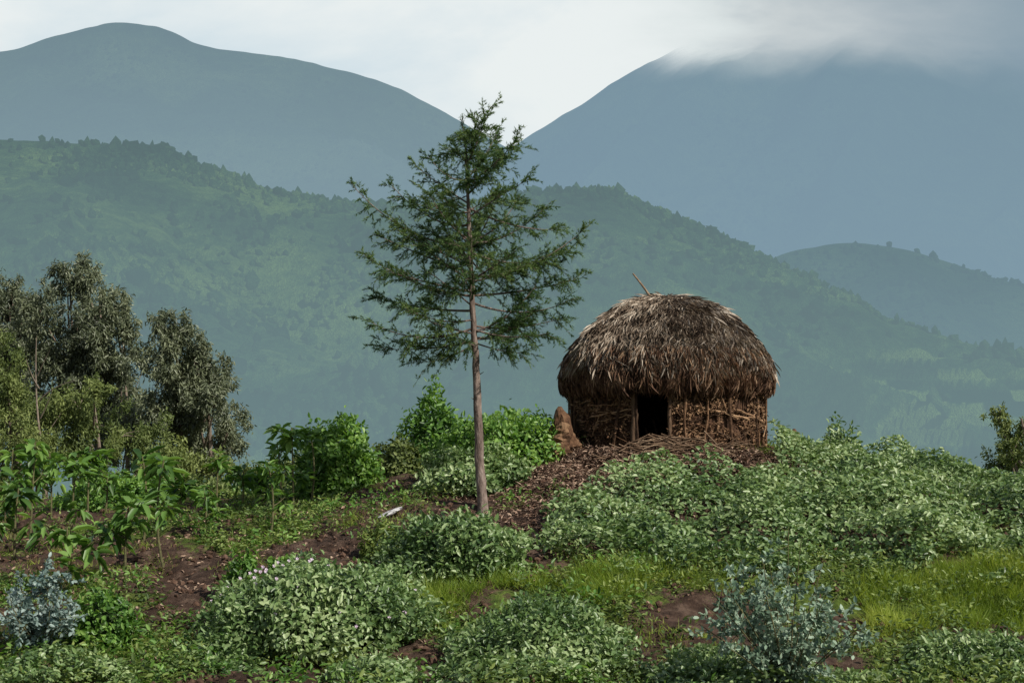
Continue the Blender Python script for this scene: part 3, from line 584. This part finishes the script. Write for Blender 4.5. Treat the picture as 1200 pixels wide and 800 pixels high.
for q in range(190):
    x,y=(rng.normal(2.9,.5),rng.normal(25.0,.2)) if q<120 else (rng.normal(2.5,1.1),rng.normal(24.4,.6))
    a=rng.normal()*.6;l=rng.uniform(.25,.8) ;z=float(H(x,y))+rng.uniform(.02,.24 if q<120 else .05);dv=np.array([math.cos(a),math.sin(a)*.6,rng.normal()*.25])*l/2
    p=np.array([x,y,z]);tube(mb,np.stack([p-dv,p+rng.normal(size=3)*.02,p+dv]),[.012,.011,.006],4,0,rng.random())
mb.obj('stick_pile',[M_wood])
# soil clods / stones
mb=MB();n=5000;x=rng.uniform(-11,8,n);y=rng.uniform(13.5,28,n);s=rng.uniform(.015,.055,n)
v=IV[None]*(1+.25*rng.normal(size=(n,12,1)))*s[:,None,None]+np.stack([x,y,H(x,y)+s*.2],1)[:,None];mb.add(v.reshape(-1,3),(IF[None]+(np.arange(n)*12)[:,None,None]).reshape(-1,3))
mb.obj('soil_clods',[M_soil],smooth=False)
# ---------------------------------------------------------------- world, sun, camera
az=math.radians(128);el=math.radians(41)     # azimuth clockwise from +Y
sd=Vector((math.sin(az)*math.cos(el),math.cos(az)*math.cos(el),math.sin(el)))
w=bpy.data.worlds.new('World');bpy.context.scene.world=w;w.use_nodes=True;nt=w.node_tree;N=nt.nodes;L=nt.links;N.clear()
out=N.new('ShaderNodeOutputWorld');bg=N.new('ShaderNodeBackground');sky=N.new('ShaderNodeTexSky');sky.sky_type='NISHITA';sky.sun_disc=False
sky.sun_elevation=el;sky.sun_rotation=az;bg.inputs[1].default_value=.1;L.new(sky.outputs[0],bg.inputs[0])
tc=N.new('ShaderNodeTexCoord');mp=N.new('ShaderNodeMapping');mp.inputs['Scale'].default_value=(1,1,2.2);L.new(tc.outputs['Generated'],mp.inputs[0])
n1=N.new('ShaderNodeTexNoise');n1.inputs['Scale'].default_value=4.5;n1.inputs['Detail'].default_value=8;n1.inputs['Roughness'].default_value=.55;n1.inputs['Distortion'].default_value=.3;L.new(mp.outputs[0],n1.inputs['Vector'])
# grey cloud bank sits over the right mountain (world direction)
dv=N.new('ShaderNodeVectorMath');dv.operation='DISTANCE';dv.inputs[1].default_value=(.34,.905,.26);L.new(tc.outputs['Generated'],dv.inputs[0])
k1=N.new('ShaderNodeMath');k1.operation='MULTIPLY_ADD';k1.inputs[1].default_value=.34;L.new(n1.outputs[0],k1.inputs[0]);L.new(dv.outputs['Value'],k1.inputs[2])
mr=N.new('ShaderNodeMapRange');mr.interpolation_type='SMOOTHSTEP';mr.inputs[1].default_value=.22;mr.inputs[2].default_value=.52;L.new(k1.outputs[0],mr.inputs[0])
cr=ramp(N,[(0,(.27,.36,.43)),(.3,(.42,.49,.54)),(.55,(.56,.62,.65)),(.8,(.70,.77,.79)),(1,(.80,.86,.88))]);L.new(mr.outputs[0],cr.inputs[0])
n2=ramp(N,[(.35,(.78,.86,.91)),(.62,(1.05,1.03,1.0))]);L.new(n1.outputs[0],n2.inputs[0])
mu=N.new('ShaderNodeMixRGB');mu.blend_type='MULTIPLY';mu.inputs[0].default_value=1;L.new(cr.outputs[0],mu.inputs[1]);L.new(n2.outputs[0],mu.inputs[2])
sx=N.new('ShaderNodeSeparateXYZ');L.new(tc.outputs['Generated'],sx.inputs[0])
# full cloud brightness over the valley (+Y); unseen cloud behind camera dimmed to cut fill
yb=N.new('ShaderNodeMapRange');yb.interpolation_type='SMOOTHSTEP';yb.inputs[1].default_value=-.2;yb.inputs[2].default_value=.8;yb.inputs[3].default_value=.45;yb.inputs[4].default_value=1.0;L.new(sx.outputs[1],yb.inputs[0])
bg2=N.new('ShaderNodeBackground');L.new(yb.outputs[0],bg2.inputs[1]);L.new(mu.outputs[0],bg2.inputs[0])
hm=N.new('ShaderNodeMapRange');hm.interpolation_type='SMOOTHSTEP';hm.inputs[1].default_value=.32;hm.inputs[2].default_value=.75;hm.inputs[3].default_value=.97;hm.inputs[4].default_value=.1;L.new(sx.outputs[2],hm.inputs[0])
ms=N.new('ShaderNodeMixShader');L.new(hm.outputs[0],ms.inputs[0]);L.new(bg.outputs[0],ms.inputs[1]);L.new(bg2.outputs[0],ms.inputs[2]);L.new(ms.outputs[0],out.inputs[0])
sl_=bpy.data.lights.new('sun','SUN');sl_.energy=5;sl_.angle=math.radians(.6);sl_.color=(1,.94,.83);so=bpy.data.objects.new('sun',sl_);bpy.context.scene.collection.objects.link(so)
so.rotation_euler=sd.to_track_quat('Z','Y').to_euler()
cam=bpy.data.cameras.new('camera');cam.lens=50;cam.sensor_width=36;cam.clip_end=20000;co=bpy.data.objects.new('camera',cam);bpy.context.scene.collection.objects.link(co)
co.rotation_euler=(math.radians(90+2.405),0,0);bpy.context.scene.camera=co
sc=bpy.context.scene;sc.view_settings.view_transform='Standard';sc.view_settings.look='None';sc.view_settings.exposure=0
